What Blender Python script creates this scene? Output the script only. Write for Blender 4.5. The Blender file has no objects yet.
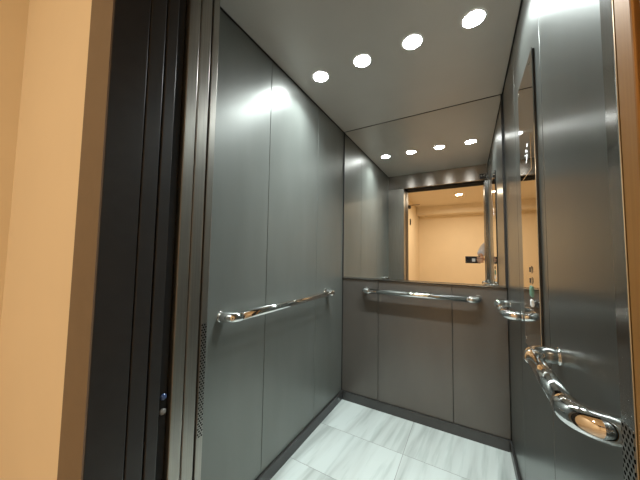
import bpy, bmesh, math, random
from mathutils import Vector, Matrix, Euler

random.seed(4)
scene = bpy.context.scene
COL = scene.collection

# ------------------------------------------------------------------ dimensions
XL, XR = -0.904, 0.210        # lift cab side walls
YB, YF = 1.970, 0.537         # back wall, inner face of front return
ZC = 2.20                     # cab ceiling
XJL, XJR = -0.705, 0.175      # door jambs
ZH = 2.028                    # underside of the inner header
HX0, HX1 = -1.46, 2.30        # hall
HY0, HY1 = -5.50, 0.255
HZ = 2.80
CAM_H = 1.1468

# ------------------------------------------------------------------ materials
def new_mat(name):
    m = bpy.data.materials.new(name)
    m.use_nodes = True
    nt = m.node_tree
    b = nt.nodes['Principled BSDF']
    return m, nt, b

def node(nt, kind, **kw):
    n = nt.nodes.new(kind)
    for k, v in kw.items():
        setattr(n, k, v)
    return n

def math_node(nt, op, a, b=None):
    n = nt.nodes.new('ShaderNodeMath'); n.operation = op
    for i, v in enumerate((a, b)):
        if v is None: continue
        if isinstance(v, (int, float)): n.inputs[i].default_value = v
        else: nt.links.new(v, n.inputs[i])
    return n.outputs[0]

def simple(name, col, rough=0.5, metal=0.0, scale=40, var=0.06, bump=0.0, spec=0.5,
           stretch=(1, 1, 1), aniso=0.0, arot=0.0, coat=0.0, rvar=0.0):
    m, nt, b = new_mat(name)
    tc = node(nt, 'ShaderNodeTexCoord')
    mp = node(nt, 'ShaderNodeMapping'); mp.inputs['Scale'].default_value = stretch
    nt.links.new(tc.outputs['Object'], mp.inputs['Vector'])
    nz = node(nt, 'ShaderNodeTexNoise')
    nz.inputs['Scale'].default_value = scale; nz.inputs['Detail'].default_value = 4
    nt.links.new(mp.outputs[0], nz.inputs['Vector'])
    cr = node(nt, 'ShaderNodeValToRGB')
    lo = tuple(c*(1-var) for c in col); hi = tuple(min(1, c*(1+var)) for c in col)
    cr.color_ramp.elements[0].position = 0.3; cr.color_ramp.elements[0].color = (*lo, 1)
    cr.color_ramp.elements[1].position = 0.7; cr.color_ramp.elements[1].color = (*hi, 1)
    nt.links.new(nz.outputs['Fac'], cr.inputs['Fac'])
    nt.links.new(cr.outputs['Color'], b.inputs['Base Color'])
    b.inputs['Roughness'].default_value = rough
    b.inputs['Metallic'].default_value = metal
    b.inputs['Specular IOR Level'].default_value = spec
    b.inputs['Coat Weight'].default_value = coat
    if rvar:
        r = math_node(nt, 'MULTIPLY_ADD', nz.outputs['Fac'], rvar)
        r.node.inputs[2].default_value = rough - rvar*0.5
        nt.links.new(r, b.inputs['Roughness'])
    if aniso:
        b.inputs['Anisotropic'].default_value = aniso
        b.inputs['Anisotropic Rotation'].default_value = arot
        tg = node(nt, 'ShaderNodeTangent', direction_type='RADIAL', axis='Z')
        nt.links.new(tg.outputs[0], b.inputs['Tangent'])
    if bump:
        bp = node(nt, 'ShaderNodeBump'); bp.inputs['Strength'].default_value = bump
        bp.inputs['Distance'].default_value = 0.002
        nt.links.new(nz.outputs['Fac'], bp.inputs['Height'])
        nt.links.new(bp.outputs[0], b.inputs['Normal'])
    return m

def emit(name, col, strength):
    m, nt, b = new_mat(name)
    b.inputs['Base Color'].default_value = (*col, 1)
    b.inputs['Emission Color'].default_value = (*col, 1)
    b.inputs['Emission Strength'].default_value = strength
    return m

M = {}
M['panel'] = simple('grey_metal_laminate', (0.185, 0.197, 0.184), 0.37, 0.42, 9, 0.05, 0, 0.5, (1, 1, 0.25))
M['panel_back'] = simple('warm_grey_laminate', (0.140, 0.130, 0.119), 0.33, 0.55, 9, 0.05, 0, 0.5, (1, 1, 0.25))
M['panel_right'] = simple('grey_metal_laminate_shaded', (0.170, 0.180, 0.170), 0.285, 0.80, 9, 0.05, 0, 0.5, (1, 1, 0.25), 0.4)  # same laminate as the left wall; darker tone of this side put into the colour
M['seam'] = simple('seam_black', (0.04, 0.04, 0.04), 0.6)
M['plinth'] = simple('plinth_grey', (0.075, 0.075, 0.075), 0.35, 0.5, 20, 0.06)
M['ceiling'] = simple('ceiling_satin_grey', (0.52, 0.495, 0.46), 0.34, 0.12, 6, 0.02)
M['mirror'] = simple('mirror_silver', (0.90, 0.89, 0.86), 0.003, 1.0, 3, 0.004)
M['cop'] = simple('mirror_polished_steel', (0.66, 0.65, 0.63), 0.035, 1.0, 3, 0.01)
M['steel'] = simple('brushed_steel', (0.40, 0.385, 0.35), 0.30, 0.92, 60, 0.10, 0.02, 0.5, (4, 4, 0.06))
M['steel_header'] = simple('brushed_steel_horizontal', (0.42, 0.39, 0.355), 0.27, 0.95, 60, 0.08, 0.0, 0.5, (0.06, 4, 4), 0.9, 0.25)
M['steel_pol'] = simple('satin_polished_steel', (0.50, 0.50, 0.49), 0.16, 1.0, 60, 0.05, 0.0, 0.5, (4, 4, 0.06))
M['steel_orange'] = simple('steel_hall_reflection', (0.34, 0.165, 0.045), 0.45, 0.25, 50, 0.08, 0.0, 0.15, (4, 4, 0.06))  # jamb steel with the orange hall reflection put into its base colour
M['chrome'] = simple('chrome', (0.78, 0.78, 0.78), 0.045, 1.0, 5, 0.01)
M['black_steel'] = simple('black_painted_steel', (0.024, 0.024, 0.025), 0.36, 0.0, 30, 0.1)
M['void'] = simple('shaft_darkness', (0.004, 0.004, 0.004), 0.9)  # near-black stands in for the darkness of shaft, door heads and gap
M['brown'] = simple('brown_casing', (0.16, 0.12, 0.085), 0.45, 0.0, 18, 0.05)
M['hall'] = simple('hall_cream_paint', (0.80, 0.68, 0.50), 0.65, 0.0, 3, 0.02, 0.03)
M['hall_ceiling'] = simple('hall_ceiling_paint', (0.78, 0.68, 0.53), 0.7, 0.0, 3, 0.02)
M['hall_floor'] = simple('hall_floor_stone', (0.42, 0.33, 0.23), 0.35, 0.0, 6, 0.15)
M['white_plastic'] = simple('white_ring_paint', (0.8, 0.8, 0.8), 0.35)
M['led'] = emit('led_lens', (0.96, 1.0, 1.0), 85)
M['led_warm'] = emit('warm_led_lens', (1.0, 0.82, 0.55), 14)
M['disp'] = emit('display_dots', (0.95, 0.97, 1.0), 0.7)
M['green'] = emit('green_button_glow', (0.11, 0.21, 0.15), 0.10)
M['black_plastic'] = simple('black_plastic', (0.012, 0.012, 0.013), 0.3)
M['blue_lens'] = simple('blue_lens', (0.05, 0.09, 0.22), 0.15)
M['pale_lens'] = simple('pale_lens', (0.22, 0.23, 0.23), 0.2)
M['skin'] = simple('skin', (0.58, 0.34, 0.22), 0.5, 0, 30, 0.08)
M['shirt'] = simple('pale_blue_shirt', (0.66, 0.68, 0.74), 0.8, 0, 60, 0.06, 0.1)
M['trousers'] = simple('dark_trousers', (0.05, 0.05, 0.07), 0.8, 0, 60, 0.1, 0.1)
M['shoe'] = simple('brown_shoe_leather', (0.06, 0.035, 0.02), 0.4)
M['hair'] = simple('dark_hair', (0.02, 0.014, 0.01), 0.55, 0, 80, 0.3, 0.3)
M['eye'] = simple('eye_white', (0.75, 0.75, 0.72), 0.2)
M['glass_black'] = simple('black_glass', (0.006, 0.006, 0.008), 0.05)
M['phone_back'] = simple('dark_phone_back', (0.03, 0.03, 0.032), 0.25)
M['sticker'] = simple('pale_phone_plate', (0.75, 0.75, 0.74), 0.4)

def perforated():
    m, nt, b = new_mat('perforated_steel')
    tc = node(nt, 'ShaderNodeTexCoord')
    sp = node(nt, 'ShaderNodeSeparateXYZ'); nt.links.new(tc.outputs['Object'], sp.inputs[0])
    p = 0.0088
    def cell(off):
        y = math_node(nt, 'ADD', math_node(nt, 'DIVIDE', sp.outputs['Y'], p), off)
        z = math_node(nt, 'ADD', math_node(nt, 'DIVIDE', sp.outputs['Z'], p*1.732), off)
        fy = math_node(nt, 'SUBTRACT', math_node(nt, 'FRACT', y), 0.5)
        fz = math_node(nt, 'MULTIPLY', math_node(nt, 'SUBTRACT', math_node(nt, 'FRACT', z), 0.5), 1.732)
        d = math_node(nt, 'ADD', math_node(nt, 'MULTIPLY', fy, fy), math_node(nt, 'MULTIPLY', fz, fz))
        return math_node(nt, 'LESS_THAN', d, 0.1)
    hole = math_node(nt, 'MAXIMUM', cell(0.0), cell(0.5))
    mx = node(nt, 'ShaderNodeMix', data_type='RGBA')
    nt.links.new(hole, mx.inputs[0])
    mx.inputs[6].default_value = (0.36, 0.35, 0.33, 1); mx.inputs[7].default_value = (0.004, 0.004, 0.004, 1)
    nt.links.new(mx.outputs[2], b.inputs['Base Color'])
    b.inputs['Roughness'].default_value = 0.35
    nt.links.new(math_node(nt, 'SUBTRACT', 1.0, hole), b.inputs['Metallic'])
    nt.links.new(math_node(nt, 'SUBTRACT', 0.5, math_node(nt, 'MULTIPLY', hole, 0.5)), b.inputs['Specular IOR Level'])
    return m
M['perf'] = perforated()

def marble():
    m, nt, b = new_mat('veined_marble_tiles')
    tc = node(nt, 'ShaderNodeTexCoord')
    sp = node(nt, 'ShaderNodeSeparateXYZ'); nt.links.new(tc.outputs['Object'], sp.inputs[0])
    tx = math_node(nt, 'DIVIDE', math_node(nt, 'SUBTRACT', sp.outputs['X'], XL - 0.002), 0.559)
    ty = math_node(nt, 'DIVIDE', math_node(nt, 'SUBTRACT', YB + 0.002, sp.outputs['Y']), 0.354)
    ix, iy = math_node(nt, 'FLOOR', tx), math_node(nt, 'FLOOR', ty)
    fx, fy = math_node(nt, 'FRACT', tx), math_node(nt, 'FRACT', ty)
    cid = node(nt, 'ShaderNodeCombineXYZ'); nt.links.new(ix, cid.inputs[0]); nt.links.new(iy, cid.inputs[1])
    wn = node(nt, 'ShaderNodeTexWhiteNoise', noise_dimensions='3D'); nt.links.new(cid.outputs[0], wn.inputs['Vector'])
    offs = node(nt, 'ShaderNodeVectorMath', operation='SCALE'); nt.links.new(wn.outputs['Color'], offs.inputs[0]); offs.inputs['Scale'].default_value = 7
    add = node(nt, 'ShaderNodeVectorMath', operation='ADD')
    nt.links.new(tc.outputs['Object'], add.inputs[0]); nt.links.new(offs.outputs[0], add.inputs[1])
    rot = node(nt, 'ShaderNodeMapping'); rot.inputs['Rotation'].default_value = (0, 0, math.radians(5))
    nt.links.new(add.outputs[0], rot.inputs['Vector'])
    mp = node(nt, 'ShaderNodeMapping'); mp.inputs['Scale'].default_value = (1, 0.085, 1)
    nt.links.new(rot.outputs[0], mp.inputs['Vector'])
    n1 = node(nt, 'ShaderNodeTexNoise'); n1.inputs['Scale'].default_value = 11; n1.inputs['Detail'].default_value = 3
    n1.inputs['Distortion'].default_value = 0.25
    nt.links.new(mp.outputs[0], n1.inputs['Vector'])
    n2 = node(nt, 'ShaderNodeTexNoise'); n2.inputs['Scale'].default_value = 32; n2.inputs['Detail'].default_value = 4
    nt.links.new(mp.outputs[0], n2.inputs['Vector'])
    c1 = node(nt, 'ShaderNodeValToRGB')
    e = c1.color_ramp.elements
    e[0].position = 0.32; e[0].color = (0.35, 0.385, 0.375, 1)
    e[1].position = 0.62; e[1].color = (0.56, 0.615, 0.60, 1)
    x = e.new(0.46); x.color = (0.50, 0.545, 0.53, 1)
    nt.links.new(n1.outputs['Fac'], c1.inputs['Fac'])
    c2 = node(nt, 'ShaderNodeValToRGB')
    e = c2.color_ramp.elements
    e[0].position = 0.34; e[0].color = (0.84, 0.86, 0.855, 1)
    e[1].position = 0.47; e[1].color = (1, 1, 1, 1)
    nt.links.new(n2.outputs['Fac'], c2.inputs['Fac'])
    mul = node(nt, 'ShaderNodeMix', data_type='RGBA', blend_type='MULTIPLY'); mul.inputs[0].default_value = 1
    nt.links.new(c1.outputs[0], mul.inputs[6]); nt.links.new(c2.outputs[0], mul.inputs[7])
    gx = math_node(nt, 'LESS_THAN', math_node(nt, 'MULTIPLY', math_node(nt, 'MINIMUM', fx, math_node(nt, 'SUBTRACT', 1.0, fx)), 0.559), 0.0013)
    gy = math_node(nt, 'LESS_THAN', math_node(nt, 'MULTIPLY', math_node(nt, 'MINIMUM', fy, math_node(nt, 'SUBTRACT', 1.0, fy)), 0.354), 0.0013)
    g = math_node(nt, 'MAXIMUM', gx, gy)
    fin = node(nt, 'ShaderNodeMix', data_type='RGBA'); nt.links.new(g, fin.inputs[0])
    nt.links.new(mul.outputs[2], fin.inputs[6]); fin.inputs[7].default_value = (0.20, 0.21, 0.205, 1)
    nt.links.new(fin.outputs[2], b.inputs['Base Color'])
    b.inputs['Roughness'].default_value = 0.32
    return m
M['marble'] = marble()

# ------------------------------------------------------------------ mesh helpers
def finish(name, bm, mat, parent=None, smooth=False, loc=None):
    me = bpy.data.meshes.new(name)
    bmesh.ops.recalc_face_normals(bm, faces=bm.faces[:])
    bm.to_mesh(me); bm.free()
    if smooth:
        for p in me.polygons: p.use_smooth = True
    me.materials.append(M[mat] if isinstance(mat, str) else mat)
    o = bpy.data.objects.new(name, me)
    COL.objects.link(o)
    if parent: o.parent = parent
    if loc: o.location = loc
    return o

def add_box(bm, x0, x1, y0, y1, z0, z1, bevel=0.0):
    r = bmesh.ops.create_cube(bm, size=1)
    vs = r['verts']
    for v in vs:
        v.co = Vector(((x0+x1)/2 + v.co.x*(x1-x0), (y0+y1)/2 + v.co.y*(y1-y0), (z0+z1)/2 + v.co.z*(z1-z0)))
    if bevel:
        es = list({e for v in vs for e in v.link_edges})
        bmesh.ops.bevel(bm, geom=es, offset=bevel, segments=2, affect='EDGES', profile=0.5)

def box(name, mat, x0, x1, y0, y1, z0, z1, parent=None, bevel=0.0):
    bm = bmesh.new(); add_box(bm, x0, x1, y0, y1, z0, z1, bevel)
    return finish(name, bm, mat, parent)

def struct(o):
    o['kind'] = 'structure'; return o

def tag(o, label, cat, group=None):
    o['label'] = label; o['category'] = cat
    if group: o['group'] = group
    return o

def empty(name, loc):
    o = bpy.data.objects.new(name, None); COL.objects.link(o)
    o.location = loc; o.empty_display_size = 0.05
    return o

def add_sweep(bm, pts, rad, seg=24, caps=True):
    """tube along pts; rad number or list"""
    pts = [Vector(p) for p in pts]; n = len(pts)
    rads = rad if isinstance(rad, (list, tuple)) else [rad]*n
    rings = []; prev = None
    for i, p in enumerate(pts):
        t = (pts[min(i+1, n-1)] - pts[max(i-1, 0)]).normalized()
        if prev is None:
            a = Vector((0, 0, 1)) if abs(t.z) < 0.9 else Vector((1, 0, 0))
            u = t.cross(a).normalized()
        else:
            u = (prev - t*prev.dot(t)).normalized()
        prev = u; v = t.cross(u)
        rings.append([bm.verts.new(p + rads[i]*(math.cos(2*math.pi*k/seg)*u + math.sin(2*math.pi*k/seg)*v)) for k in range(seg)])
    for a, b in zip(rings, rings[1:]):
        for k in range(seg):
            bm.faces.new((a[k], a[(k+1) % seg], b[(k+1) % seg], b[k]))
    if caps:
        bm.faces.new(rings[0][::-1]); bm.faces.new(rings[-1])

def add_disc_lathe(bm, center, axis, profile, seg=32):
    """profile: list of (radius, height along axis)"""
    c = Vector(center); ax = Vector(axis).normalized()
    a = Vector((0, 0, 1)) if abs(ax.z) < 0.9 else Vector((1, 0, 0))
    u = ax.cross(a).normalized(); v = ax.cross(u)
    rings = []
    for r, h in profile:
        rings.append([bm.verts.new(c + ax*h + r*(math.cos(2*math.pi*k/seg)*u + math.sin(2*math.pi*k/seg)*v)) for k in range(seg)])
    for p, q in zip(rings, rings[1:]):
        for k in range(seg):
            bm.faces.new((p[k], p[(k+1) % seg], q[(k+1) % seg], q[k]))
    return rings

# ------------------------------------------------------------------ cab floor, ceiling
struct(box('floor', 'marble', XL-0.05, XR+0.05, 0.425, YB+0.05, -0.04, 0.0))
bm = bmesh.new(); add_box(bm, XL-0.05, XR+0.05, 0.512, YB+0.05, ZC+0.012, ZC+0.04)
ceil = struct(finish('ceiling', bm, 'seam'))
box('ceiling_panel', 'ceiling', XL + 0.0045, XR - 0.0045, YF+0.004, YB-0.011, ZC, ZC+0.0118, ceil, 0.0015)

# ------------------------------------------------------------------ cab walls: dark backing with three panels each
SEAMS = [1.030, 1.535]
G = 0.0017
ZP = 0.066
def side_wall(name, x, sgn, mat, y0):
    # sgn +1: panel face looks towards +x
    t = 0.012
    a, b = (x - t - 0.03, x - t) if sgn > 0 else (x + t, x + t + 0.03)
    w = struct(box(name, 'seam', a, b, 0.512, YB + 0.05, 0, ZC + 0.012))
    ys = [y0] + SEAMS + [YB - 0.004]
    for i in range(3):
        pa, pb = (x - t + 0.0002, x) if sgn > 0 else (x, x + t - 0.0002)
        box('wall_panel', mat, pa, pb, ys[i] + G, ys[i+1] - G, ZP + 0.002, ZC - 0.006, w, 0.0012)
    return w
wl = side_wall('wall_left', XL, 1, 'panel', YF + 0.002)
wr = side_wall('wall_right', XR, -1, 'panel_right', YF + 0.002)
ZM = 0.974
wb = struct(box('wall_back', 'seam', XL - 0.012, XR + 0.012, YB + 0.012, YB + 0.05, 0, ZC + 0.012))
xs = [XL + 0.003, -0.604, -0.098, XR - 0.003]
for i in range(3):
    box('wall_panel', 'panel_back', xs[i] + G, xs[i+1] - G, YB, YB + 0.0118, ZP + 0.002, ZM - 0.012, wb, 0.0012)

# skirting: flat metal kick strip with a small lip on top
def skirting(name, horizontal, a0, a1, fixed, sgn):
    bm = bmesh.new()
    if horizontal:
        add_box(bm, a0, a1, fixed - 0.010, fixed - 0.0002, 0.0, ZP - 0.004, 0.0008)
        add_box(bm, a0, a1, fixed - 0.012, fixed - 0.0002, ZP - 0.004, ZP, 0.0006)
    else:
        lo, hi = (fixed + 0.0002, fixed + 0.010) if sgn > 0 else (fixed - 0.010, fixed - 0.0002)
        lo2, hi2 = (fixed + 0.0002, fixed + 0.012) if sgn > 0 else (fixed - 0.012, fixed - 0.0002)
        add_box(bm, lo, hi, a0, a1, 0.0, ZP - 0.004, 0.0008)
        add_box(bm, lo2, hi2, a0, a1, ZP - 0.004, ZP, 0.0006)
    return struct(finish(name, bm, 'plinth'))
skirting('baseboard_back', True, XL + 0.012, XR - 0.012, YB, 0)
skirting('baseboard_left', False, YF + 0.001, YB - 0.0002, XL, 1)
skirting('baseboard_right', False, YF + 0.001, YB - 0.0002, XR, -1)

# ------------------------------------------------------------------ mirror
mir = empty('wall_mirror', ((XL+XR)/2, YB, ZM))
tag(mir, 'large frameless wall mirror filling the back wall above the handrail', 'mirror')
def under(o, root):
    o.parent = root; o.matrix_parent_inverse = Matrix.Translation(-root.location); return o
under(box('mirror_glass', 'mirror', XL + 0.010, XR - 0.012, YB - 0.008, YB + 0.010, ZM + 0.004, ZC - 0.003), mir)
o = under(box('bottom_trim', 'steel_pol', XL + 0.008, XR - 0.010, YB - 0.013, YB - 0.0005, ZM - 0.008, ZM + 0.0035, None, 0.002), mir)
o['label'] = 'polished bottom trim'
o = under(box('edge_strip', 'black_steel', XL + 0.001, XL + 0.0095, YB - 0.010, YB + 0.010, ZM - 0.008, ZC - 0.004), mir)
o['label'] = 'dark strip in the edge gap'  # strip coloured dark to stand for the shaded gap beside the mirror
o = under(box('edge_strip', 'black_steel', XR - 0.0115, XR - 0.001, YB - 0.010, YB + 0.010, ZM - 0.008, ZC - 0.004), mir)
o['label'] = 'dark strip in the edge gap'  # likewise a dark strip standing for the shaded gap

# ------------------------------------------------------------------ front of the cab, seen in the mirror
hd = struct(box('trim_1', 'steel_header', XL, XR, 0.515, YF, ZH, ZC + 0.010, None, 0.001))     # header
r1 = struct(box('trim_2', 'steel', XL, XJL, 0.515, YF, 0.0, ZH - 0.003, None, 0.0012))         # left return
r2 = struct(box('trim_3', 'steel_pol', XJR, XR, 0.482, 0.5165, 0.0, ZH - 0.003, None, 0.0012))     # right return
box('vent_strip', 'perf', XJL - 0.001, XJL + 0.0006, 0.517, 0.535, 0.60, 0.935, r1)
box('vent_strip', 'perf', XJR - 0.0006, XJR + 0.001, 0.4845, 0.5145, 0.60, 0.935, r2)
# corner posts on the side walls, just inside the returns
struct(box('trim_4', 'panel', XL - 0.0005, XL + 0.004, YF + 0.0005, 0.60, ZP + 0.001, ZC - 0.004, None, 0.001))
struct(box('trim_5', 'panel', XR - 0.004, XR + 0.0005, YF + 0.0005, 0.60, ZP + 0.001, ZC - 0.004, None, 0.001))

# door leaves, slid open to the left
XO = -1.13
def leaf(name, mat, y0, y1, bv=0.0025):
    d = struct(box(name, mat, XO, XJL, y0, y1, 0.012, 2.028, None, bv))
    return d
leaf('door_1', 'steel', 0.4715, 0.5085)
leaf('door_2', 'steel', 0.4335, 0.4685)
leaf('door_3', 'black_steel', 0.3735, 0.4030)
leaf('door_4', 'black_steel', 0.3310, 0.3690)
# closing jamb of the cab on the right
struct(box('trim_6', 'steel_orange', XJR + 0.0005, 0.26, 0.440, 0.479, 0.0, 2.025, None, 0.0025))
struct(box('trim_7', 'steel_orange', XJR + 0.006, 0.26, 0.420, 0.437, 0.0, 2.025, None, 0.002))
# heads over the doors
struct(box('trim_8', 'void', XO, 0.30, 0.4335, 0.511, 2.035, 2.30))
struct(box('trim_9', 'void', XO, 0.30, 0.3310, 0.4030, 2.035, 2.30))
# sills
struct(box('trim_10', 'steel', XO, 0.30, 0.4255, 0.512, -0.03, 0.0005))
struct(box('trim_11', 'steel', XO, 0.30, 0.27, 0.4030, -0.03, 0.0005))
# closing jamb of the landing
struct(box('trim_12', 'black_steel', XJR, 0.31, 0.3310, 0.4030, 0.0, 2.032, None, 0.002))
# landing portal: black reveal, brown casing face
def portal(name, x0, x1, z0, z1, mat='black_steel'):
    p = struct(box(name, mat, x0, x1, 0.2525, 0.3280, z0, z1, None, 0.0015))
    return p
pl = portal('trim_13', -0.83, XJL, 0, 2.032)
pr = portal('trim_14', XJR, 0.30, 0, 2.032)
pt = portal('trim_15', -0.83, 0.30, 2.0325, 2.18, 'void')  # shade put into the colour, keeps hall floor bounce off the underside
box('casing_face', 'brown', -0.83, XJL, 0.2490, 0.2524, 0, 2.032, pl)
box('casing_face', 'brown', XJR, 0.30, 0.2490, 0.2524, 0, 2.032, pr)
box('casing_face', 'brown', -0.83, 0.30, 0.2490, 0.2524, 2.0325, 2.18, pt)
# shaft behind the leaves
struct(box('trim_16', 'void', XO - 0.06, XO - 0.02, 0.33, 0.56, 0, 2.3))

# light curtain in the gap between cab doors and landing doors
lc = empty('light_curtain', (-0.72, 0.417, 0.0))
tag(lc, 'black light curtain strip with tiny lenses in the dark gap beside the open doors', 'sensor')
under(box('strip', 'void', -0.745, -0.716, 0.408, 0.428, 0.0, 2.0, None, 0.001), lc)  # blackened so the gap around it looks unlit
for z, mt in ((0.724, 'pale_lens'), (0.762, 'blue_lens')):
    bm = bmesh.new()
    rings = add_disc_lathe(bm, (-0.716, 0.418, z), (1, 0, 0), [(0.0085, -0.002), (0.0085, 0.003), (0.006, 0.006), (0.001, 0.007)], 20)
    bm.faces.new(rings[-1])
    o = under(finish('sensor_lens', bm, mt, None, True), lc)
    o['label'] = 'pale sensor lens' if mt == 'pale_lens' else 'blue sensor lens'

# small box at the right end of the door header
bxr = empty('sensor_box', (0.165, YF + 0.001, 2.055))
tag(bxr, 'small black box at the right end of the steel door header, seen in the mirror', 'sensor')
under(box('housing', 'black_plastic', 0.128, 0.205, YF - 0.0005, YF + 0.032, 2.036, 2.088, None, 0.004), bxr)
for x in (0.145, 0.172):
    bm = bmesh.new()
    rings = add_disc_lathe(bm, (x, YF + 0.032, 2.066), (0, 1, 0), [(0.010, -0.002), (0.010, 0.003), (0.006, 0.005)], 20)
    bm.faces.new(rings[-1])
    under(finish('lens', bm, 'chrome', None, True), bxr)
under(box('bracket', 'chrome', 0.186, 0.200, YF + 0.032, YF + 0.037, 2.040, 2.084, None, 0.0015), bxr)

# ------------------------------------------------------------------ handrails
def handrail(label, wall, a0, a1):
    """wall: 'left','right','back'; a0..a1 outer ends along the wall"""
    z = 0.884; so = 0.062; rb, re = 0.0185, 0.0215
    if wall == 'left':   P = lambda a, d, h=z: Vector((XL + d, a, h)); base = P((a0+a1)/2, 0); nrm = Vector((1, 0, 0))
    elif wall == 'right': P = lambda a, d, h=z: Vector((XR - d, a, h)); base = P((a0+a1)/2, 0); nrm = Vector((-1, 0, 0))
    else:                P = lambda a, d, h=z: Vector((a, YB - d, h)); base = P((a0+a1)/2, 0); nrm = Vector((0, -1, 0))
    root = empty('handrail', base); tag(root, label, 'handrail', 'chrome handrails round the cab')
    R = 0.040
    bm = bmesh.new(); add_sweep(bm, [P(a0 + re + R + 0.004, so), P((a0+a1)/2, so), P(a1 - re - R - 0.004, so)], rb, 28)
    under(finish('bar', bm, 'chrome', None, True), root)
    for e, s in ((a0 + re, 1), (a1 - re, -1)):
        pts, rr = [], []
        # rounded mouth gripping the bar, straight, bend, stub to wall
        for f, k in ((0.0125, 0.80), (0.0115, 0.95), (0.009, 1.0), (0.0, 1.0)):
            pts.append(P(e + s*(R + f), so)); rr.append(re*k)
        for i in range(1, 13):
            t = i/12*math.pi/2
            pts.append(P(e + s*(R - R*math.sin(t)), so - R + R*math.cos(t))); rr.append(re)
        pts.append(P(e, 0.0005)); rr.append(re)
        bm = bmesh.new(); add_sweep(bm, pts, rr, 28)
        under(finish('elbow', bm, 'chrome', None, True), root)
        bm = bmesh.new()
        rings = add_disc_lathe(bm, P(e, 0), nrm, [(0.0232, -0.0002), (0.0232, 0.0012), (0.0225, 0.002), (0.0203, 0.0036)], 32)
        under(finish('mounting_flange', bm, 'chrome', None, True), root)
    return root
handrail('chrome handrail on the left wall of the lift cab', 'left', 0.735, 1.705)
handrail('chrome handrail on the back wall below the large mirror', 'back', -0.725, 0.075)
handrail('chrome handrail on the right wall closest to the doorway, large at lower right', 'right', 0.570, 0.970)
handrail('short chrome handrail on the right wall beyond the button panel near the back', 'right', 1.480, 1.900)

# ------------------------------------------------------------------ control panel
Y0, Y1 = 1.102, 1.385; XC = XR - 0.007
cop = empty('control_panel', (XR, (Y0+Y1)/2, 0.80))
tag(cop, 'tall mirror-polished button panel mounted on the right wall between two handrails', 'control panel')
under(box('back_box', 'black_steel', XC + 0.0015, XR + 0.0005, Y0 + 0.0006, Y1 - 0.0006, 0.804, 1.876), cop)
under(box('face_plate', 'cop', XC, XC + 0.0014, Y0, Y1, 0.80, 1.88, None, 0.0005), cop)
under(box('edge_strip', 'chrome', XC - 0.002, XC + 0.001, Y0 - 0.0035, Y0 - 0.0001, 0.80, 1.88, None, 0.0008), cop)['label'] = 'bright edge trim'
def button(y, z, ring='chrome', lens='steel_pol', label=None, w=0.024):
    bm = bmesh.new(); add_box(bm, XC - 0.003, XC + 0.0005, y - w/2, y + w/2, z - w/2, z + w/2, 0.0014)
    b = under(finish('button', bm, ring), cop)
    if label: b['label'] = label
    bm = bmesh.new(); add_box(bm, XC - 0.0048, XC - 0.0032, y - w*0.34, y + w*0.34, z - w*0.34, z + w*0.34, 0.0006)
    finish('button_cap', bm, lens, b)
    return b
for z, ln, lb in ((1.107, 'black_plastic', None), (1.067, 'black_plastic', None), (1.027, 'green', 'green lit button'), (0.984, 'white_plastic', 'white button')):
    b = button(1.228, z, 'chrome' if ln == 'black_plastic' else ('green' if ln == 'green' else 'white_plastic'), ln, lb, 0.026 if ln != 'green' else 0.040)
# floor display: dark window with lit dots
dp = under(box('display', 'cop', XC - 0.0012, XC + 0.0005, 1.165, 1.335, 1.47, 1.60, None, 0.0005), cop)
bm = bmesh.new()
for dy, dz, r in ((-0.012, 0.022, 0.0085), (0.012, 0.007, 0.0080), (0.030, -0.005, 0.0045), (-0.012, -0.002, 0.0045), (-0.004, -0.016, 0.0075), (0.002, -0.026, 0.0075), (0.010, -0.036, 0.0065)):
    rings = add_disc_lathe(bm, (XC - 0.0013, 1.232 + dy, 1.556 + dz), (-1, 0, 0), [(r*0.8, -0.0004), (r*0.8, 0.0006)], 14)
    bm.faces.new(rings[-1])
o = finish('display_dots', bm, 'disp', dp); o['label'] = 'lit white dots of the display'
for y, z in ((1.15, 1.855), (1.365, 1.855), (1.15, 0.825), (1.365, 0.825)):
    bm = bmesh.new()
    rings = add_disc_lathe(bm, (XC, y, z), (-1, 0, 0), [(0.006, -0.0005), (0.006, 0.001), (0.004, 0.002)], 16)
    bm.faces.new(rings[-1])
    under(finish('screw', bm, 'chrome', None, True), cop)

# ------------------------------------------------------------------ cab downlights
LY, LX = 1.2663, [-0.7374, -0.4787, -0.2201, 0.0386]
names = ['recessed white downlight in the cab ceiling closest to the left wall',
         'recessed white downlight in the cab ceiling, second from the left wall',
         'recessed white downlight in the cab ceiling, second from the right wall',
         'recessed white downlight in the cab ceiling closest to the right wall']
def downlight(x, y, zc, r, lensmat, label, group, power, color, cone, ringmat='ceiling'):
    root = empty('downlight', (x, y, zc)); tag(root, label, 'ceiling light', group)
    bm = bmesh.new()
    add_disc_lathe(bm, (0, 0, 0), (0, 0, -1), [(r*1.16, 0.0002), (r*1.15, 0.0025), (r*1.04, 0.0032), (r, 0.002)], 40)
    finish('trim_ring', bm, ringmat, root, True)
    bm = bmesh.new()
    rings = add_disc_lathe(bm, (0, 0, 0), (0, 0, -1), [(r, 0.0016), (r*0.7, 0.0022), (r*0.1, 0.0024)], 40)
    bm.faces.new(rings[-1])
    finish('lens', bm, lensmat, root, True)
    ld = bpy.data.lights.new('downlight_lamp', 'AREA'); ld.energy = power; ld.color = color
    ld.shape = 'DISK'; ld.size = r*1.9; ld.spread = math.radians(cone)
    lo = bpy.data.objects.new('downlight_lamp', ld); COL.objects.link(lo)
    lo.parent = root; lo.location = (0, 0, -0.0045)
    return root
for x, n in zip(LX, names):
    downlight(x, LY, ZC, 0.043, 'led', n, 'cab ceiling downlights', 5.1, (0.90, 1.0, 0.985), 122)

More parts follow.
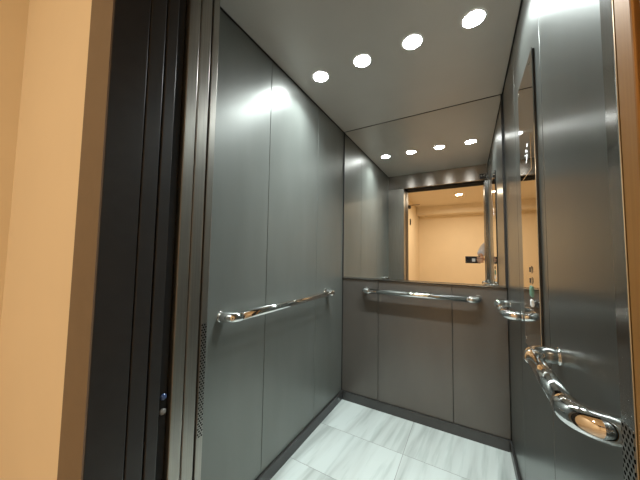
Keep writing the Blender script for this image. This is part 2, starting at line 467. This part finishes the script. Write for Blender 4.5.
# ------------------------------------------------------------------ hall
struct(box('floor_hall', 'hall_floor', HX0, HX1, HY0, 0.2695, -0.04, 0.0))
struct(box('ceiling_hall', 'hall_ceiling', HX0 - 0.1, HX1 + 0.1, HY0 - 0.1, HY1 + 0.07, HZ, HZ + 0.05))
struct(box('wall_hall_left', 'hall', HX0 - 0.1, HX0, HY0 - 0.1, HY1 + 0.07, 0, HZ))
struct(box('wall_hall_right', 'hall', HX1, HX1 + 0.1, HY0 - 0.1, HY1 + 0.07, 0, HZ))
struct(box('wall_hall_back', 'hall', HX0, HX1, HY0 - 0.1, HY0, 0, HZ))
bm = bmesh.new()
add_box(bm, HX0, -0.8335, HY1, HY1 + 0.07, 0, HZ)
add_box(bm, 0.3002, HX1, HY1, HY1 + 0.07, 0, HZ)
add_box(bm, -0.8302, 0.3002, HY1, HY1 + 0.07, 2.1803, HZ)
struct(finish('wall_hall_front', bm, 'hall'))
struct(box('trim_17', 'hall_ceiling', HX0, HX1, HY0, -5.05, 2.535, HZ, None, 0.004))      # dropped beam

def hall_light(x, y, label, p):
    downlight(x, y, HZ, 0.075, 'led_warm', label, 'hall ceiling downlights', p, (1.0, 0.84, 0.62), 172, 'hall_ceiling')
hall_light(-0.18, -3.70, 'warm recessed downlight in the hall ceiling, seen through the doorway in the mirror', 46)
hall_light(-0.85, -1.25, 'added unseen warm downlight in the hall ceiling closest to the lift doorway', 15)  # unseen lamp, added to light the hall walls by the doorway
hall_light(1.40, -2.60, 'added unseen warm downlight in the hall ceiling near the hall right wall', 30)  # unseen lamp, added for more warm light in the hall

# small fittings high on the hall left wall
hk = empty('wall_bracket', (HX0, -3.63, 2.59)); tag(hk, 'small dark bracket high on the hall left wall, seen in the mirror', 'bracket')
under(box('plate', 'black_steel', HX0 + 0.0003, HX0 + 0.014, -3.67, -3.58, 2.50, 2.62, None, 0.003), hk)
bm = bmesh.new(); add_sweep(bm, [(HX0 + 0.012, -3.625, 2.60), (HX0 + 0.16, -3.625, 2.605), (HX0 + 0.32, -3.625, 2.61)], 0.009, 12)
under(finish('arm', bm, 'brown', None, True), hk)
bm = bmesh.new()
rings = add_disc_lathe(bm, (HX0 + 0.05, -3.625, 2.592), (0, 0, -1), [(0.02, 0.0), (0.035, 0.02), (0.035, 0.07), (0.012, 0.085)], 20)
bm.faces.new(rings[-1]); bm.faces.new(rings[0])
under(finish('camera_head', bm, 'black_plastic', None, True), hk)
ss = empty('wall_sensor', (HX0, -3.9, 2.17)); tag(ss, 'narrow dark vertical fitting on the hall left wall below the bracket', 'sensor')
under(box('housing', 'black_plastic', HX0 + 0.0003, HX0 + 0.03, -3.925, -3.875, 2.08, 2.26, None, 0.006), ss)
under(box('window', 'glass_black', HX0 + 0.0302, HX0 + 0.033, -3.915, -3.885, 2.12, 2.22, None, 0.001), ss)

# ------------------------------------------------------------------ the photographer
def skin_bm(verts, edges, radii, root=0, sub=2):
    me = bpy.data.meshes.new('tmp'); me.from_pydata([tuple(v) for v in verts], edges, [])
    o = bpy.data.objects.new('tmp', me); COL.objects.link(o)
    md = o.modifiers.new('s', 'SKIN'); md.use_smooth_shade = True
    for i, v in enumerate(me.skin_vertices[0].data):
        r = radii[i]; v.radius = r if isinstance(r, tuple) else (r, r); v.use_root = (i == root)
    ss_ = o.modifiers.new('d', 'SUBSURF'); ss_.levels = sub; ss_.render_levels = sub
    dg = bpy.context.evaluated_depsgraph_get()
    ev = o.evaluated_get(dg)
    res = bpy.data.meshes.new_from_object(ev)
    bm = bmesh.new(); bm.from_mesh(res)
    bpy.data.objects.remove(o); bpy.data.meshes.remove(me); bpy.data.meshes.remove(res)
    return bm
def merge(dst, src):
    t = bpy.data.meshes.new('t'); src.to_mesh(t); src.free(); dst.from_mesh(t); bpy.data.meshes.remove(t)

def chain(pts, radii, sub=2):
    return skin_bm(pts, [(i, i+1) for i in range(len(pts)-1)], radii, 0, sub)

PX, PY = 0.56, -0.52            # where the person stands
V = Vector
pelvis = V((PX, PY, 0.95)); 
wristL = V((0.138, -0.055, 1.172)); elbowL = V((0.205, -0.265, 1.300)); shL = V((PX - 0.195, PY + 0.02, 1.415))
shR = V((PX + 0.195, PY, 1.42)); elbowR = V((PX + 0.25, PY - 0.03, 1.13)); wristR = V((PX + 0.255, PY + 0.08, 0.89))
verts = [pelvis, V((PX, PY, 1.10)), V((PX, PY + 0.005, 1.28)), V((PX, PY, 1.42)), V((PX, PY + 0.01, 1.50)), V((PX, PY + 0.02, 1.555)),
         V((PX, PY + 0.035, 1.635)), V((PX, PY + 0.03, 1.695)),
         shL, elbowL, wristL, shR, elbowR, wristR,
         V((PX - 0.09, PY, 0.88)), V((PX - 0.10, PY + 0.015, 0.50)), V((PX - 0.105, PY - 0.02, 0.09)), V((PX - 0.115, PY + 0.12, 0.035)),
         V((PX + 0.09, PY, 0.88)), V((PX + 0.10, PY + 0.015, 0.50)), V((PX + 0.105, PY - 0.02, 0.09)), V((PX + 0.115, PY + 0.12, 0.035))]
edges = [(0,1),(1,2),(2,3),(3,4),(4,5),(5,6),(6,7),(3,8),(8,9),(9,10),(3,11),(11,12),(12,13),
         (0,14),(14,15),(15,16),(16,17),(0,18),(18,19),(19,20),(20,21)]
radii = [(0.15,0.10),(0.135,0.095),(0.155,0.11),(0.12,0.085),(0.055,0.055),(0.055,0.058),(0.078,0.095),(0.065,0.085),
         0.055,0.042,0.028,0.055,0.042,0.028, 0.085,0.056,0.040,0.030, 0.085,0.056,0.040,0.030]
body = skin_bm(verts, edges, radii)
# face: nose, ears, lips joined into the same body mesh
merge(body, chain([V((PX, PY + 0.115, 1.655)), V((PX, PY + 0.135, 1.632)), V((PX, PY + 0.122, 1.618))], [0.008, 0.013, 0.010]))
merge(body, chain([V((PX - 0.022, PY + 0.118, 1.588)), V((PX, PY + 0.126, 1.590)), V((PX + 0.022, PY + 0.118, 1.588))], [0.004, 0.007, 0.004]))
for s in (-1, 1):
    merge(body, chain([V((PX + s*0.078, PY + 0.03, 1.665)), V((PX + s*0.090, PY + 0.02, 1.640)), V((PX + s*0.080, PY + 0.032, 1.610))], [0.010, 0.013, 0.008]))
# left hand holding the right end of the phone: palm at its end, fingers round its back, thumb on the screen side
PHX1 = 0.140
merge(body, chain([wristL, V((0.166, -0.030, 1.142)), V((0.170, -0.010, 1.120))], [(0.026,0.02), (0.032,0.018), (0.034,0.015)]))
for i, (z, L) in enumerate(((1.150, 0.050), (1.131, 0.058), (1.112, 0.054), (1.095, 0.042))):
    merge(body, chain([V((0.172, -0.012, 1.122 + (z-1.122)*0.8)), V((0.164, 0.004, z)), V((0.150, 0.0085, z)), V((PHX1 - L*0.45, 0.0075, z)), V((PHX1 - L*0.8, 0.0055, z - 0.001))],
                      [0.010, 0.0092, 0.0088, 0.0082, 0.0068]))
merge(body, chain([V((0.178, -0.026, 1.138)), V((0.165, -0.036, 1.152)), V((0.140, -0.029, 1.152)), V((0.118, -0.022, 1.146))], [0.013, 0.0115, 0.0105, 0.008]))
# right hand, relaxed at the side
hr = wristR
merge(body, chain([hr, hr + V((0, 0.012, -0.045)), hr + V((0, 0.02, -0.085))], [(0.026,0.018), (0.020,0.036), (0.017,0.036)]))
for k, (dy, L) in enumerate(((0.034, 0.072), (0.016, 0.080), (-0.002, 0.075), (-0.018, 0.058))):
    b0 = hr + V((0, 0.018 + dy, -0.088))
    merge(body, chain([b0 + V((0, 0, 0.012)), b0 + V((-0.004, 0.003, -L*0.45)), b0 + V((-0.016, 0.006, -L*0.8)), b0 + V((-0.026, 0.006, -L))], [0.0095, 0.0088, 0.008, 0.0068]))
merge(body, chain([hr + V((-0.006, 0.024, -0.022)), hr + V((-0.014, 0.056, -0.050)), hr + V((-0.020, 0.064, -0.082)), hr + V((-0.022, 0.064, -0.100))], [0.013, 0.011, 0.0095, 0.0075]))
per = finish('person', body, 'skin', None, True)
tag(per, 'person in a pale blue shirt holding up a phone, seen in the mirror', 'person')
# clothing
idx = [0,1,2,3,8,9,11,12]
sh_v = [V((PX, PY, 0.87)), V((PX, PY, 1.10)), V((PX, PY + 0.005, 1.28)), V((PX, PY, 1.435)), shL, elbowL, elbowL.lerp(wristL, 0.93), shR, elbowR, elbowR.lerp(wristR, 0.85), V((PX, PY + 0.006, 1.485))]
sh_e = [(0,1),(1,2),(2,3),(3,4),(4,5),(5,6),(3,7),(7,8),(8,9),(3,10)]
sh_r = [(0.168,0.118),(0.155,0.115),(0.172,0.127),(0.135,0.10),0.072,0.058,0.050,0.072,0.056,0.042,0.066]
o = finish('shirt', skin_bm(sh_v, sh_e, sh_r), 'shirt', per, True); o['label'] = 'pale blue long-sleeved shirt'
tr_v = [V((PX, PY, 1.02)), V((PX - 0.09, PY, 0.87)), V((PX - 0.10, PY + 0.012, 0.50)), V((PX - 0.105, PY - 0.02, 0.07)), V((PX + 0.09, PY, 0.87)), V((PX + 0.10, PY + 0.012, 0.50)), V((PX + 0.105, PY - 0.02, 0.07))]
o = finish('trousers', skin_bm(tr_v, [(0,1),(1,2),(2,3),(0,4),(4,5),(5,6)], [(0.162,0.112), 0.10, 0.074, 0.062, 0.10, 0.074, 0.062]), 'trousers', per, True); o['label'] = 'dark trousers'
for s in (-1, 1):
    o = finish('shoe', chain([V((PX + s*0.105, PY - 0.05, 0.045)), V((PX + s*0.108, PY + 0.02, 0.05)), V((PX + s*0.114, PY + 0.10, 0.042)), V((PX + s*0.118, PY + 0.18, 0.036))], [(0.042,0.045), (0.045,0.05), (0.048,0.042), (0.038,0.034)]), 'shoe', per, True)
    bm = bmesh.new(); bmesh.ops.create_uvsphere(bm, u_segments=16, v_segments=10, radius=0.011, matrix=Matrix.Translation((PX + s*0.030, PY + 0.112, 1.652)))
    finish('eye', bm, 'eye', per, True)
o = finish('hair', chain([V((PX, PY + 0.085, 1.735)), V((PX, PY + 0.03, 1.752)), V((PX, PY - 0.03, 1.715)), V((PX, PY - 0.045, 1.64)), V((PX, PY - 0.035, 1.60))], [(0.062,0.03), (0.080,0.035), (0.085,0.04), (0.080,0.035), (0.06,0.025)]), 'hair', per, True)
o['label'] = 'short dark hair'

# the phone in the hand
ph = empty('phone', (0.055, -0.009, 1.085)); tag(ph, 'dark phone held sideways in the hand of the person seen in the mirror', 'phone')
under(box('body', 'phone_back', -0.030, PHX1, -0.0135, -0.0055, 1.078, 1.168, None, 0.003), ph)
o = under(box('screen', 'glass_black', -0.026, PHX1 - 0.004, -0.0140, -0.0136, 1.082, 1.164), ph)
o = under(box('camera_bump', 'black_plastic', -0.022, 0.016, -0.0056, -0.0035, 1.122, 1.160, None, 0.0009), ph)
for x, z in ((0.0, 1.1468), (-0.013, 1.150), (-0.004, 1.131)):
    bm = bmesh.new(); rings = add_disc_lathe(bm, (x, -0.0036, z), (0, 1, 0), [(0.006, 0), (0.006, 0.0009), (0.0045, 0.0011), (0.004, 0.0006)], 20)
    bm.faces.new(rings[-1]); under(finish('camera_lens', bm, 'glass_black', None, True), ph)
o = under(box('back_plate', 'sticker', 0.045, 0.083, -0.0056, -0.0045, 1.100, 1.140, None, 0.0004), ph); o['label'] = 'pale square plate on the back'

# ------------------------------------------------------------------ camera
F, yaw, pitch, roll = 258.68, 0.5195, 0.0600, 0.0159
cy, sy, cp, sp_ = math.cos(yaw), math.sin(yaw), math.cos(pitch), math.sin(pitch)
f = Vector((-sy*cp, cy*cp, sp_)); r = Vector((cy, sy, 0)); u = r.cross(f)
r2_ = math.cos(roll)*r + math.sin(roll)*u; u2_ = -math.sin(roll)*r + math.cos(roll)*u
cam = bpy.data.cameras.new('camera'); co = bpy.data.objects.new('camera', cam); COL.objects.link(co)
mt = Matrix((( r2_.x, u2_.x, -f.x, 0), (r2_.y, u2_.y, -f.y, 0), (r2_.z, u2_.z, -f.z, CAM_H), (0, 0, 0, 1)))
co.matrix_world = mt
cam.sensor_width = 36; cam.lens = F/640*36; cam.clip_start = 0.004; cam.clip_end = 60
scene.camera = co

# ------------------------------------------------------------------ world and render look
w = bpy.data.worlds.new('world'); scene.world = w; w.use_nodes = True
w.node_tree.nodes['Background'].inputs[0].default_value = (0.004, 0.004, 0.004, 1)
w.node_tree.nodes['Background'].inputs[1].default_value = 1.0
scene.view_settings.view_transform = 'Standard'
scene.view_settings.look = 'None'
scene.view_settings.exposure = 0.0
cyc = scene.cycles
cyc.max_bounces = 14; cyc.glossy_bounces = 10; cyc.diffuse_bounces = 5
cyc.sample_clamp_indirect = 6.0; cyc.sample_clamp_direct = 0
cyc.blur_glossy = 0.3
cyc.use_denoising = True
